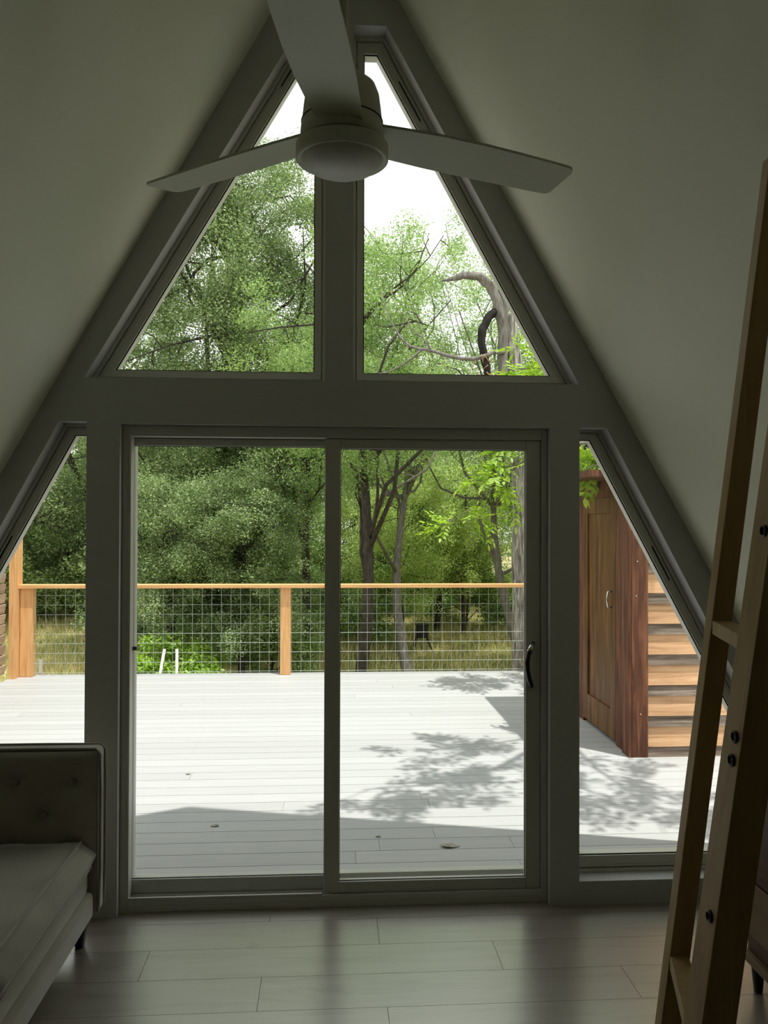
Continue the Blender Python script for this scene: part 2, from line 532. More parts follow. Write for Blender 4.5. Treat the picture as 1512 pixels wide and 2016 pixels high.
# sliding glass door
D = empty('door_1', (0.04, 0.0, 0.0))
structure(D, 'two-panel sliding glass door to the deck')
m = MB()
m.box(-0.864, -0.840, 0.0, 0.135, 0, 2.031).box(0.916, 0.941, 0.0, 0.135, 0, 2.031)
m.box(-0.840, 0.916, 0.0, 0.135, 1.985, 2.031)
m.box(-0.840, 0.916, 0.0, 0.135, 0.0, 0.026)
m.box(-0.840, 0.916, 0.0, 0.010, 0.026, 0.052)
m.box(-0.834, -0.022, -0.002, 0.010, 0.052, 0.0605)
m.box(-0.840, 0.916, 0.056, 0.062, 0.026, 0.05)
m.box(-0.840, -0.828, 0.0, 0.06, 0.05, 1.985)
m.box(-0.845, -0.8325, 0.1075, 0.150, 0.026, 1.985).box(-0.8325, 0.90, 0.1075, 0.150, 0.0, 0.098)
m.build('door_frame', 'vinyl', D, bevel=0.002)
pf = MB()
pf.box(-0.842, -0.834, 0.067, 0.107, 0.027, 1.984).box(0.0, 0.045, 0.067, 0.107, 0.027, 1.984)
pf.box(-0.834, 0.0, 0.067, 0.107, 0.027, 0.108).box(-0.834, 0.0, 0.067, 0.107, 1.952, 1.984)
pf = pf.build('fixed_panel', 'vinyl', D, bevel=0.003)
MB().prism([(-0.835, 0.107), (0.001, 0.107), (0.001, 1.953), (-0.835, 1.953)], 0.082, 0.088).build('glass', 'window_glass', pf)
g = MB().ring([(-0.834, 0.108), (0.0, 0.108), (0.0, 1.952), (-0.834, 1.952)], inset([(-0.834, 0.108), (0.0, 0.108), (0.0, 1.952), (-0.834, 1.952)], 0.0025), 0.0765, 0.081)
g.build('gasket', 'rubber_gasket', pf)
MB().box(-0.846, -0.812, 0.050, 0.066, 1.081, 1.097).build('latch', 'grey_plastic', pf, bevel=0.003)
ps = MB()
ps.box(-0.018, 0.048, 0.014, 0.054, 0.052, 1.983).box(0.850, 0.914, 0.014, 0.054, 0.052, 1.983)
ps.box(0.048, 0.850, 0.014, 0.054, 0.052, 0.100).box(0.048, 0.850, 0.014, 0.054, 1.941, 1.983)
ps = ps.build('sliding_panel', 'vinyl', D, bevel=0.003)
gp = [(0.048, 0.100), (0.850, 0.100), (0.850, 1.941), (0.048, 1.941)]
MB().prism(inset(gp, -0.001), 0.030, 0.036).build('glass', 'window_glass', ps)
MB().ring(gp, inset(gp, 0.0025), 0.024, 0.029).build('gasket', 'rubber_gasket', ps)
h = MB()
h.tube([(0.884, 0.012, 1.108), (0.868, -0.014, 1.092), (0.852, -0.030, 1.066), (0.845, -0.036, 1.030), (0.847, -0.036, 0.995), (0.856, -0.030, 0.958), (0.868, -0.016, 0.932), (0.876, 0.012, 0.920)],
       [0.007, 0.009, 0.010, 0.0095, 0.0095, 0.010, 0.009, 0.007], 10)
h = h.build('handle', 'black_metal', ps, smooth=True)
MB().box(0.872, 0.896, 0.008, 0.0145, 0.905, 1.125).build('handle_plate', 'vinyl', ps, bevel=0.003)
MB().tube([(0.8835, 0.010, 1.110), (0.868, -0.015, 1.095), (0.857, -0.026, 1.078)], [0.0085, 0.0102, 0.0108], 10).build('handle_cap', 'chrome', ps, smooth=True)

# ------------------------------------------------------------------ deck and ground
mb = MB()
rng = random.Random(11)
y = 0.148
k = 0
fixed = {2: [0.135], 3: [0.935], 8: [0.55], 7: [-0.254]}
while y < 5.5:
    xs = [-3.3] + sorted(fixed.get(k, []) + [rng.uniform(-3, 4) for _ in range(1)]) + [4.6]
    for a, b in zip(xs, xs[1:]):
        if b - a > 0.05:
            mb.box(a + 0.001, b - 0.001, y + 0.0022, min(y + 0.1482, 5.57), -0.028, 0.0)
    y += 0.1505
    k += 1
mb.box(-3.3, 4.6, 0.148, 5.565, -0.026, -0.006)
structure(mb.build('deck', 'deck_grey'), 'grey painted board deck outside the glass door')
mb = MB()
mb.box(-3.3, 4.6, 5.53, 5.57, -0.22, -0.03).box(-3.3, -3.26, 0.15, 5.53, -0.22, -0.03)
for i in range(11):
    mb.box(-3.2 + i * 0.75, -3.16 + i * 0.75, 0.15, 5.53, -0.22, -0.03)
for x in (-3.1, 0.6, 4.4):
    mb.box(x, x + 0.1, 5.3, 5.4, -1.1, -0.22)
structure(mb.build('deck_frame', 'slat_wood'), 'timber joists under the deck')


def ground_z(x, y):
    s = min(1.0, max(0.0, (y - 4.0) / 4.0))
    return -0.95 + 0.10 * math.sin(0.35 * x + 1.0) * s + 0.07 * math.sin(0.5 * y + 0.3 * x) * s + 0.012 * max(0, y - 20)


nx, ny = 90, 90
V = np.array([(-45 + 90 * i / nx, -12 + 82 * j / ny, ground_z(-45 + 90 * i / nx, -12 + 82 * j / ny)) for j in range(ny + 1) for i in range(nx + 1)])
F = np.array([(j * (nx + 1) + i, j * (nx + 1) + i + 1, (j + 1) * (nx + 1) + i + 1, (j + 1) * (nx + 1) + i) for j in range(ny) for i in range(nx)])
me = np_mesh('ground', V, F, 'meadow_soil')
me.polygons.foreach_set('use_smooth', [True] * len(me.polygons))
g = bpy.data.objects.new('ground', me)
COL.objects.link(g)
structure(g, 'grassy ground sloping off below the deck')

# grass
nr = np.random.default_rng(5)
n = 70000
gx = nr.uniform(-11, 5.5, n)
gy = 6.2 + 15 * nr.random(n) ** 1.1
gz = np.array([ground_z(a, b) for a, b in zip(gx, gy)])
hgt = nr.uniform(0.06, 0.22, n) * (0.6 + 0.7 * nr.random(n))
az = nr.uniform(0, 2 * np.pi, n)
w = nr.uniform(0.006, 0.014, n)
lean = nr.normal(0, 0.07, (n, 2))
P0 = np.stack([gx - np.cos(az) * w, gy - np.sin(az) * w, gz - 0.02], 1)
P1 = np.stack([gx + np.cos(az) * w, gy + np.sin(az) * w, gz - 0.02], 1)
P2 = np.stack([gx + lean[:, 0], gy + lean[:, 1], gz + hgt], 1)
V = np.stack([P0, P1, P2], 1).reshape(-1, 3)
me = np_mesh('grass', V, np.arange(3 * n).reshape(-1, 3), 'grass_blade')
g = bpy.data.objects.new('grass', me)
COL.objects.link(g)
tag(g, 'straw and green meadow grass below the deck', 'grass', kind='stuff')

# ------------------------------------------------------------------ deck railing
T = tag(empty('deck_railing', (-0.45, 5.45, 0)), 'cedar deck railing with wire mesh panels along the far deck edge', 'railing')
m = MB().box(-3.225, 3.6, 5.375, 5.515, 0.925, 0.963)
m.build('top_rail', 'cedar_x', T, bevel=0.004)
posts = [-3.215, -0.515, 2.15]
for x in posts:
    MB().box(x, x + (0.128 if x < -3 else 0.110), 5.415, 5.525, 0.0, 0.925).build('post', 'cedar_z', T, bevel=0.005)
for x0, x1 in ((-3.087, -0.515), (-0.405, 2.15), (2.26, 3.5)):
    wm = MB()
    nn = int((x1 - x0) / 0.1015)
    off = ((x1 - x0) - nn * 0.1015) / 2
    for i in range(nn + 1):
        x = x0 + off + i * 0.1015
        wm.tube([(x, 5.47, 0.012), (x, 5.47, 0.925)], 0.0023, 5)
    for j in range(9):
        z = 0.035 + j * 0.1015
        wm.tube([(x0, 5.464, z), (x1, 5.464, z)], 0.0023, 5)
    wm.build('wire_panel', 'galvanised', T)
T = MB().box(-3.287, -3.218, 5.30, 5.50, -0.95, 2.3).build('cedar_post', 'cedar_z', bevel=0.004)
tag(T, 'tall orange cedar post rising above the left end of the deck railing', 'post')

# slatted cedar screen on the left
T = tag(empty('slat_screen', (-3.42, 3.0, -0.9)), 'weathered cedar slat screen wall left of the tall post', 'screen')
m = MB()
rng = random.Random(2)
for i in range(23):
    z = 0.06 + i * 0.104
    ys = [0.6, rng.uniform(1.2, 2.2), rng.uniform(2.8, 3.6), rng.uniform(4.2, 4.8), 5.28]
    for a, b in zip(ys, ys[1:]):
        m.prism([(-3.40, z), (-3.318, z), (-3.302, z + 0.092), (-3.40, z + 0.092)], a + 0.002, b - 0.002)
m.build('slat_panel', 'slat_wood', T)
for yy in (0.7, 3.0, 5.2):
    MB().box(-3.485, -3.40, yy, yy + 0.09, -1.0, 2.5).build('upright', 'slat_wood', T)
m = MB().hexa([(-3.083, 5.58, -0.9), (-3.053, 5.58, -0.9), (-3.053, 5.60, -0.9), (-3.083, 5.60, -0.9)],
              [(-3.075, 5.58, 0.155), (-3.040, 5.58, 0.155), (-3.040, 5.60, 0.155), (-3.075, 5.60, 0.155)])
tag(m.build('stake', 'white_paint'), 'white wooden stake leaning just outside the left end railing post', 'stake')
for i, (x, lab) in enumerate(((-2.06, 'pale garden stake leaning right in the lime bush beyond the railing'), (-1.86, 'pale upright garden stake at the edge of the lime bush beyond the railing'))):
    m = MB().tube([(x + 0.45 * 0 - 0.13 * (1 - i), 6.9, -0.98), (x + 0.05 * (1 - i), 6.9, 0.06)], 0.017, 8)
    tag(m.build('garden_stake', 'white_paint', smooth=True), lab, 'stake')

# fallen leaves on the deck
for i, (x, y, lab, s) in enumerate(((-0.90, 1.915, 'small dark dry leaf lying alone on the sunlit deck', 0.013), (-0.602, 0.979, 'pale dry leaf lying in the roof shade near the sunlit edge', 0.020), (0.61, 0.629, 'largest ragged dry leaf on the shaded deck by the door handle side', 0.042), (0.261, 0.778, 'tiny bit of dry leaf between two shaded deck boards', 0.012))):
    m = MB()
    rg = random.Random(i)
    pts = [(x + s * math.cos(a) * (1 + 0.25 * rg.random()), y + 0.45 * s * math.sin(a) * (1 + 0.4 * rg.random())) for a in [k * math.pi / 5 for k in range(10)]]
    top = [(px_, py_, 0.004 + 0.3 * s * rg.random()) for px_, py_ in pts]
    c = (x, y, 0.003)
    bot = [(a, b_, z - 0.003) for a, b_, z in top]
    cb = (x, y, 0.0005)
    m.add(top + [c] + bot + [cb], [(k, (k + 1) % 10, 10) for k in range(10)] + [((k + 1) % 10 + 11, k + 11, 21) for k in range(10)] + [(k, k + 11, (k + 1) % 10 + 11, (k + 1) % 10) for k in range(10)])
    tag(m.build('dry_leaf', 'dead_leaf'), lab, 'leaf')

# ------------------------------------------------------------------ garden shed
SX, SY = 2.10, 2.16
T = tag(empty('garden_shed', (3.0, 3.0, 0)), 'rustic wooden garden shed at the right end of the deck', 'shed')
# front siding: wide and narrow lapped courses
m = MB()
z = -0.02
bot = [0.07, 0.159 - 0.02]
courses = []
zz = -0.0
edges = []
zb = 0.072
edges = [0.0]
while zb < 1.95:
    edges += [zb, zb + 0.139]
    zb += 0.2135
edges = [0.0, 0.072] + [v for kk in range(0, 10) for v in (0.072 + 0.139 + 0.2135 * kk, 0.072 + 0.2135 * (kk + 1))]
edges = [e for e in edges if e < 1.95] + [1.95]
mt = MB()
mg = MB()
for i, (a, b_) in enumerate(zip(edges, edges[1:])):
    wide = (b_ - a) > 0.1
    o_ = 0.017 if wide else 0.018
    tgt = mt if wide else mg
    tgt.prism([(SY + 0.03, a), (SY - o_, a), (SY + 0.002, b_ + 0.012), (SY + 0.03, b_ + 0.012)], SX + 0.115, 4.0, 'YZ')
mt.build('lap_siding', 'shed_siding_tan', T)
tag(mg.build('lap_siding', 'shed_siding_grey_shaded', T), 'narrow weathered grey lap boards darkened to suggest shade')
m = MB().box(SX, SX + 0.118, SY - 0.022, SY + 0.02, 0, 1.95).box(SX - 0.02, SX, SY - 0.022, SY + 0.12, 0, 1.95)
cb = m.build('corner_board', 'shed_corner_wood', T, bevel=0.004)
for zz in (0.30, 1.12, 1.36, 1.54):
    m = MB().lathe([(0.0003, 0.0), (0.005, 0.0), (0.004, 0.003), (0.0003, 0.004)], (0, 0, 0), 8)
    m.v = [(SX + 0.05 + 0.03 * math.sin(zz * 9) + x_, SY - 0.022 - z_, zz + y_) for x_, y_, z_ in m.v]
    m.build('nail', 'nail_steel', cb)
m = MB().box(SX, SX + 0.03, SY + 0.12, SY + 0.30, 0, 1.95).box(SX, SX + 0.03, 3.24, 3.75, 0, 1.95).box(SX, SX + 0.03, SY + 0.3, 3.24, 1.82, 1.95)
m.box(4.0, 4.03, SY, 3.75, 0, 1.95).box(SX + 0.03, 4.0, 3.72, 3.75, 0, 1.95)
m.build('side_wall', 'shed_corner_wood', T)
m = MB().box(SX + 0.012, SX + 0.05, 2.46, 3.24, 0.03, 1.82)
dr = m.build('door', 'shed_door_wood', T)
m = MB()
m.box(SX - 0.004, SX + 0.012, 2.46, 2.57, 0.03, 1.82).box(SX - 0.004, SX + 0.012, 3.13, 3.24, 0.03, 1.82)
m.box(SX - 0.004, SX + 0.012, 2.57, 3.13, 0.03, 0.24).box(SX - 0.004, SX + 0.012, 2.57, 3.13, 1.70, 1.82)
m.build('door_stiles', 'shed_door_wood', dr, bevel=0.004)
m = MB().tube([(SX - 0.004, 2.535, 1.12), (SX - 0.035, 2.535, 1.115), (SX - 0.042, 2.535, 1.06), (SX - 0.035, 2.535, 1.005), (SX - 0.004, 2.535, 1.0)], 0.007, 8)
m.build('door_handle', 'chrome', dr, smooth=True)
m = MB().prism([(SX - 0.30, 1.95), (4.35, 1.95), (4.35, 2.06), (SX - 0.30, 1.995)], SY - 0.03, 3.82)
m.build('roof', 'shed_corner_wood', T)

# ------------------------------------------------------------------ trees
def leaves(centres, radii, per, L, W, rng, flat=0.55, droop=0.0):
    """diamond leaves clumped round twig ends: numpy quads"""
    c = np.repeat(np.asarray(centres), per, 0)
    rr = np.repeat(np.asarray(radii), per)
    n = len(c)
    d = rng.normal(size=(n, 3))
    d /= np.linalg.norm(d, axis=1, keepdims=True)
    p = c + d * (rr * rng.random(n) ** 0.5)[:, None] * np.array([1, 1, 0.75])
    nrm = rng.normal(size=(n, 3)) * flat + np.array([0, 0, 1.0]) * rng.choice([1, 1, 0.2], n)[:, None] + d * 0.5
    nrm /= np.linalg.norm(nrm, axis=1, keepdims=True)
    a = rng.normal(size=(n, 3)) + np.array([0, 0, -droop])
    a -= nrm * (a * nrm).sum(1, keepdims=True)
    a /= np.linalg.norm(a, axis=1, keepdims=True)
    s = np.cross(nrm, a)
    k = (0.7 + 0.6 * rng.random(n))[:, None]
    V = np.stack([p - a * L / 2 * k, p + s * W / 2 * k - a * L * 0.06 * k, p + a * L / 2 * k, p - s * W / 2 * k - a * L * 0.06 * k], 1).reshape(-1, 3)
    return V, np.arange(4 * n).reshape(-1, 4)


def bend(a, b, rng, k=5, wob=0.12):
    a, b = np.array(a, float), np.array(b, float)
    L = np.linalg.norm(b - a)
    ph = rng.normal(size=3) * wob * L
    ph2 = rng.normal(size=3) * wob * 0.5 * L
    return [a + (b - a) * t + ph * math.sin(math.pi * t) + ph2 * math.sin(2 * math.pi * t) for t in np.linspace(0, 1, k)]


def tree_meshes(seed, height, crown, base, r0, nb, ncl, per, L, W, leafm, barkm, clr=0.32, lean=(0, 0), shell=0.5, sub=4, forks=1, flat=0.55):
    """trunk mesh and crown mesh of one tree standing at the origin; crown = (rx, ry, rz)"""
    rng = np.random.default_rng(seed)
    tb = MB()
    top = np.array([lean[0], lean[1], height * 0.8])
    trunk = bend((0, 0, -0.3), top, rng, 9, 0.035)
    tb.tube(trunk, [max(0.02, r0 * (1 - 0.8 * t) * (1.35 if t == 0 else 1)) for t in np.linspace(0, 1, 9)], 9)
    cz = base + (height - base) / 2
    C = np.array([lean[0] * 0.7, lean[1] * 0.7, cz])
    S = np.array([crown[0], crown[1], (height - base) / 2])
    cents, rads = [], []
    for i in range(nb):
        t = rng.uniform(0.28, 0.95) if height > 3 else rng.uniform(0.1, 0.9)
        k = t * 8
        i0 = min(7, int(k))
        st = trunk[i0] + (trunk[i0 + 1] - trunk[i0]) * (k - i0)
        d = rng.normal(size=3)
        d /= np.linalg.norm(d)
        en = C + d * S * rng.uniform(0.72, 1.0)
        br = bend(st, en, rng, 6, 0.10)
        rb = r0 * 0.42 * (1 - 0.5 * t)
        tb.tube(br, [max(0.007, rb * (1 - 0.85 * u)) for u in np.linspace(0, 1, 6)], 6)
        for j in range(sub):
            u = rng.uniform(0.35, 1.0)
            k = u * 5
            i0 = min(4, int(k))
            s2 = br[i0] + (br[i0 + 1] - br[i0]) * (k - i0)
            d2 = rng.normal(size=3)
            d2 /= np.linalg.norm(d2)
            e2 = s2 + d2 * S * 0.38
            q = ((e2 - C) / S)
            l = np.linalg.norm(q)
            if l > 1.02:
                e2 = C + q / l * S
            b2 = bend(s2, e2, rng, 4, 0.12)
            tb.tube(b2, [max(0.004, rb * 0.35 * (1 - 0.8 * v)) for v in np.linspace(0, 1, 4)], 5)
            for v in (0.5, 0.8, 1.0):
                cents.append(b2[0] + (b2[-1] - b2[0]) * v + rng.normal(size=3) * 0.08)
                rads.append(clr * rng.uniform(0.7, 1.2))
    while len(cents) < ncl:
        d = rng.normal(size=3)
        d /= np.linalg.norm(d)
        cents.append(C + d * S * (rng.uniform(shell, 1.0)))
        rads.append(clr * rng.uniform(0.6, 1.3))
    V, F = leaves(cents, rads, per, L, W, rng, flat)
    me_l = np_mesh('crown', V, F, leafm)
    o = tb.build('trunk', barkm, smooth=True)
    me_t = o.data
    bpy.data.objects.remove(o)
    return me_t, me_l


def plant(kind, protos, x, y, rz, sc, label, cat='tree', group=None, z=None, szz=None):
    e = empty(kind, (x, y, ground_z(x, y) if z is None else z))
    e.rotation_euler = (0, 0, rz)
    e.scale = (sc, sc, szz or sc)
    tag(e, label, cat, group)
    for nm, me in zip(('trunk', 'crown'), protos):
        if me is None:
            continue
        o = bpy.data.objects.new(nm, me)
        COL.objects.link(o)
        o.parent = e
    return e


oak_a = tree_meshes(1, 10.6, (3.3, 3.3, 1), 2.0, 0.20, 34, 950, 430, 0.045, 0.028, 'leaf_oak', 'bark_dark', 0.42)
oak_b = tree_meshes(2, 7.0, (3.0, 3.0, 1), 1.3, 0.16, 22, 460, 330, 0.047, 0.028, 'leaf_oak', 'bark_dark', 0.42)
mid_a = tree_meshes(3, 6.5, (2.5, 2.5, 1), 1.0, 0.12, 20, 340, 230, 0.060, 0.030, 'leaf_mid', 'bark_dark', 0.40)
mid_b = tree_meshes(4, 7.5, (2.4, 2.4, 1), 2.2, 0.11, 20, 320, 220, 0.060, 0.030, 'leaf_mid', 'bark_dark', 0.38)
airy = tree_meshes(6, 8.0, (2.1, 2.0, 1), 3.0, 0.095, 18, 270, 235, 0.052, 0.015, 'leaf_feather', 'bark_grey', 0.30, (0.5, 0.2), 0.3, 4)
tall = tree_meshes(12, 7.4, (1.9, 1.9, 1), 3.3, 0.105, 18, 215, 200, 0.052, 0.017, 'leaf_feather', 'bark_dark', 0.30)
shrub = tree_meshes(7, 2.0, (1.3, 1.3, 1), 0.05, 0.03, 14, 150, 150, 0.06, 0.035, 'leaf_mid', 'bark_dark', 0.30, shell=0.2)
young_oak = tree_meshes(33, 6.2, (2.4, 2.4, 1), 0.9, 0.11, 22, 330, 270, 0.062, 0.036, 'leaf_oak', 'bark_dark', 0.42)
fresh = tree_meshes(31, 5.2, (1.9, 1.9, 1), 0.9, 0.06, 16, 240, 200, 0.055, 0.027, 'leaf_fresh', 'bark_dark', 0.36)
lime = tree_meshes(8, 0.95, (1.0, 0.8, 1), 0.02, 0.015, 12, 90, 120, 0.085, 0.032, 'leaf_lime', 'bark_grey', 0.22, shell=0.15)

plant('oak_tree', oak_a, -2.15, 13.2, 0.3, 1.0, 'tallest dense oak, its crown filling the upper left window')
plant('oak_tree', oak_b, -6.3, 19.2, 2.1, 1.25, 'wide dark oak at the far edge of the straw meadow at left')
plant('slender_tree', tall, 0.34, 8.5, 4.0, 1.0, 'dark-trunked tree just behind the railing right of the door centre stile')
plant('mesquite_tree', airy, 1.35, 9.6, 1.0, 1.0, 'airy feathery tree with thin branches behind the upper right window', 'tree')
plant('mesquite_tree', airy, 3.4, 10.4, 2.6, 0.95, 'airy feathery tree standing behind the dead broken trunk', 'tree')
plant('slender_tree', tall, -0.32, 11.4, 0.5, 0.9, 'slender tree whose thin trunk shows just left of the door centre stile')
plant('slender_tree', mid_a, -3.3, 17.6, 1.4, 0.8, 'bushy green tree beyond the straw meadow at left')
plant('slender_tree', mid_b, 2.3, 14.5, 2.2, 0.62, 'slender tree behind the small black box in the clearing')
plant('sapling', young_oak, -2.55, 9.8, 0.7, 0.58, 'small sunlit leafy sapling behind the lime bush and railing at left', 'tree')
plant('sapling', young_oak, -1.35, 9.5, 2.9, 0.60, 'small sunlit leafy sapling behind the middle railing post', 'tree')
plant('sapling', fresh, 1.35, 12.6, 4.4, 0.72, 'small sunlit leafy sapling just left of the small black box on legs', 'tree')
plant('sapling', fresh, 2.9, 14.2, 5.5, 0.85, 'small sunlit leafy sapling in the clearing left of the dead broken trunk', 'tree')
plant('slender_tree', mid_a, 4.6, 9.0, 3.2, 0.9, 'bushy tree behind the garden shed roof')
plant('slender_tree', mid_b, 5.3, 12.8, 5.2, 0.9, 'tall tree rising farther behind the garden shed')
i = 0
rng = random.Random(21)
back = [(-15, 23), (-11.5, 20), (-8.6, 24), (-10.0, 21.5), (-5.2, 22), (-3.0, 19), (-1.2, 22.5), (0.6, 18.2), (1.6, 23), (3.2, 20.5), (5.4, 24), (6.2, 17.5), (8.6, 21), (-18, 29), (-13, 31), (-9, 32), (-5, 30), (-2, 33), (1, 29), (3, 33), (9.0, 29), (11, 31), (-10.5, 15.5), (9.5, 15)]
for x, y in back:
    pr = (mid_a, oak_b, mid_b, mid_a)[i % 4]
    sc = rng.uniform(0.8, 0.98) if y < 26 else rng.uniform(0.95, 1.2)
    plant('woodland_tree', pr, x, y, rng.uniform(0, 6.28), sc, 'leafy woodland tree in the green thicket far beyond the railing', 'tree', 'woodland thicket trees')
    i += 1
for x, y, s in ((-8.5, 18.6, 1.2), (-7.0, 19.6, 1.5), (-5.3, 19.9, 1.5), (-8.8, 22.5, 2.2), (-6.4, 23.0, 2.3), (-11.2, 22.5, 2.2), (-4.0, 23.0, 2.0), (-3.4, 15.6, 1.0), (-1.5, 16.2, 1.1), (0.1, 14.8, 0.9), (-0.9, 10.2, 0.75), (0.8, 13.4, 0.9), (3.3, 16.2, 1.0), (4.8, 15.2, 1.2), (-0.2, 19.0, 1.2), (2.2, 18.6, 1.2), (-11.5, 18.8, 1.3), (-9.8, 13.0, 1.1), (-2.8, 11.8, 0.9), (7, 14, 1.2)):
    plant('undergrowth_shrub', shrub, x, y, rng.uniform(0, 6.28), s, 'green shrub in the undergrowth between the tree trunks beyond the railing', 'shrub', 'undergrowth shrubs')
plant('lime_bush', lime, -2.35, 8.6, 0.4, 1.0, 'bright lime green bush low behind the railing at left', 'bush')
plant('lime_bush', lime, -5.9, 19.2, 2.0, 1.1, 'bright green low bush at the far edge of the straw meadow', 'bush')

# dead broken tree behind the railing at right
T = tag(empty('dead_tree', (2.33, 6.5, -0.95)), 'dead broken grey tree with a curved stub limb behind the railing at right', 'tree')
def P_(l):
    return [(x, 6.5 + dy, z) for x, dy, z in l]


def gnarl(pts, rad, n, amount=0.13, sub=7, seed=1):
    """tube through the points with a knotty, uneven surface"""
    rg_ = np.random.default_rng(seed)
    p = [np.array(q, float) for q in pts]
    p = [2 * p[0] - p[1]] + p + [2 * p[-1] - p[-2]]
    out, ro = [], []
    for k in range(1, len(p) - 2):
        for u in np.arange(sub) / sub:
            a, b, c, d_ = p[k - 1:k + 3]
            out.append(0.5 * (2 * b + (c - a) * u + (2 * a - 5 * b + 4 * c - d_) * u * u + (3 * b - a - 3 * c + d_) * u ** 3))
            ro.append(rad[k - 1] + (rad[k] - rad[k - 1]) * u)
    out.append(p[-2])
    ro.append(rad[-1])
    m_ = MB().tube(out, ro, n)
    ph = rg_.uniform(0, 6.28, (4,))
    for q in range(len(out)):
        for k in range(n):
            i_ = q * n + k
            t = 2 * math.pi * k / n
            f_ = 1 + amount * (math.sin(3 * t + ph[0] + 0.25 * q) * 0.6 + math.sin(5 * t + ph[1] - 0.13 * q) * 0.5 + 0.5 * math.sin(0.7 * q + ph[2] + t) + rg_.normal() * 0.22)
            v = np.array(m_.v[i_])
            m_.v[i_] = tuple(out[q] + (v - out[q]) * f_)
    return m_


m = gnarl(P_([(2.36, 0, -1.1), (2.345, 0, -0.17), (2.33, 0.02, 0.88), (2.335, 0, 1.8), (2.30, 0, 2.8), (2.265, 0, 3.38), (2.225, 0, 3.73), (2.195, 0, 4.10), (2.165, 0.01, 4.17)]), [0.15, 0.12, 0.115, 0.11, 0.105, 0.10, 0.085, 0.062, 0.02], 18, 0.12)
m.build('trunk', 'bark_pale', T, smooth=True)
m = gnarl(P_([(2.27, -0.06, 2.3), (2.13, -0.10, 3.0), (2.085, -0.10, 3.42), (2.085, -0.10, 3.97), (2.095, -0.10, 4.30), (2.06, -0.08, 4.55), (1.97, -0.05, 4.66)]), [0.055, 0.06, 0.058, 0.055, 0.06, 0.05, 0.012], 16, 0.16, 8)
m.build('stem', 'bark_grey', T, smooth=True)
m = gnarl(P_([(2.08, -0.10, 3.95), (2.03, -0.14, 4.16), (1.965, -0.15, 4.36), (1.88, -0.16, 4.50), (1.77, -0.16, 4.575), (1.60, -0.14, 4.585), (1.46, -0.12, 4.55), (1.34, -0.10, 4.53)]), [0.05, 0.062, 0.056, 0.064, 0.048, 0.046, 0.026, 0.012], 16, 0.16, 8)
m.build('limb', 'bark_grey', T, smooth=True)
m = gnarl(P_([(2.02, -0.13, 4.18), (1.93, -0.16, 4.12), (1.85, -0.18, 4.00), (1.805, -0.2, 3.88), (1.82, -0.2, 3.70), (1.86, -0.2, 3.50), (1.88, -0.2, 3.30), (1.90, -0.2, 3.1)]), [0.045, 0.052, 0.046, 0.052, 0.043, 0.046, 0.038, 0.02], 16, 0.16, 8)
tag(m.build('limb', 'bark_black', T, smooth=True), 'blackened hanging limb')
m = MB()
m.tube(P_([(2.09, -0.15, 3.67), (1.96, -0.2, 3.665), (1.83, -0.24, 3.60), (1.70, -0.24, 3.565), (1.57, -0.2, 3.575), (1.36, -0.15, 3.63), (1.22, -0.1, 3.69), (1.11, 0, 3.72), (0.98, 0.1, 3.775), (0.86, 0.15, 3.90), (0.72, 0.2, 4.15), (0.62, 0.2, 4.5)]), [0.03, 0.028, 0.026, 0.025, 0.024, 0.022, 0.02, 0.02, 0.016, 0.013, 0.009, 0.005], 8)
m.tube(P_([(1.11, 0, 3.72), (1.0, 0.05, 3.62), (0.86, 0.1, 3.53), (0.70, 0.1, 3.45), (0.5, 0.1, 3.42)]), [0.016, 0.014, 0.012, 0.010, 0.006], 7)
m.tube(P_([(1.22, -0.1, 3.69), (1.10, -0.05, 3.86), (0.98, 0, 3.98), (0.86, 0, 4.2)]), [0.012, 0.010, 0.008, 0.004], 6)
m.build('branch', 'bark_grey', T, smooth=True)
m = MB()
rg = random.Random(8)
for i in range(26):
    x = rg.uniform(1.72, 2.02); z = rg.uniform(3.2, 3.62)
    m.tube([(x, 6.3 + rg.uniform(-.1, .1), z), (x + rg.uniform(-.12, .12), 6.28, z - rg.uniform(.05, .22))], [0.008, 0.002], 5)
m.build('torn_bark', 'shed_siding_tan', T)

# pecan tree whose boughs hang over the deck
T = tag(empty('pecan_tree', (4.5, 5.9, -0.95)), 'broad-leaved green tree with boughs hanging over the shed and deck at right', 'tree')
nr = np.random.default_rng(17)
tb = MB()
tb.tube([(4.5, 5.9, -1.1), (4.45, 5.85, 0.8), (4.3, 5.7, 2.4), (4.1, 5.4, 3.6), (3.8, 4.8, 5.0), (3.6, 4.2, 6.0)], [0.19, 0.16, 0.14, 0.11, 0.08, 0.03], 10)
tb.build('trunk', 'bark_grey', T, smooth=True)
tw = MB()
LV, LF, nl = [], [], 0


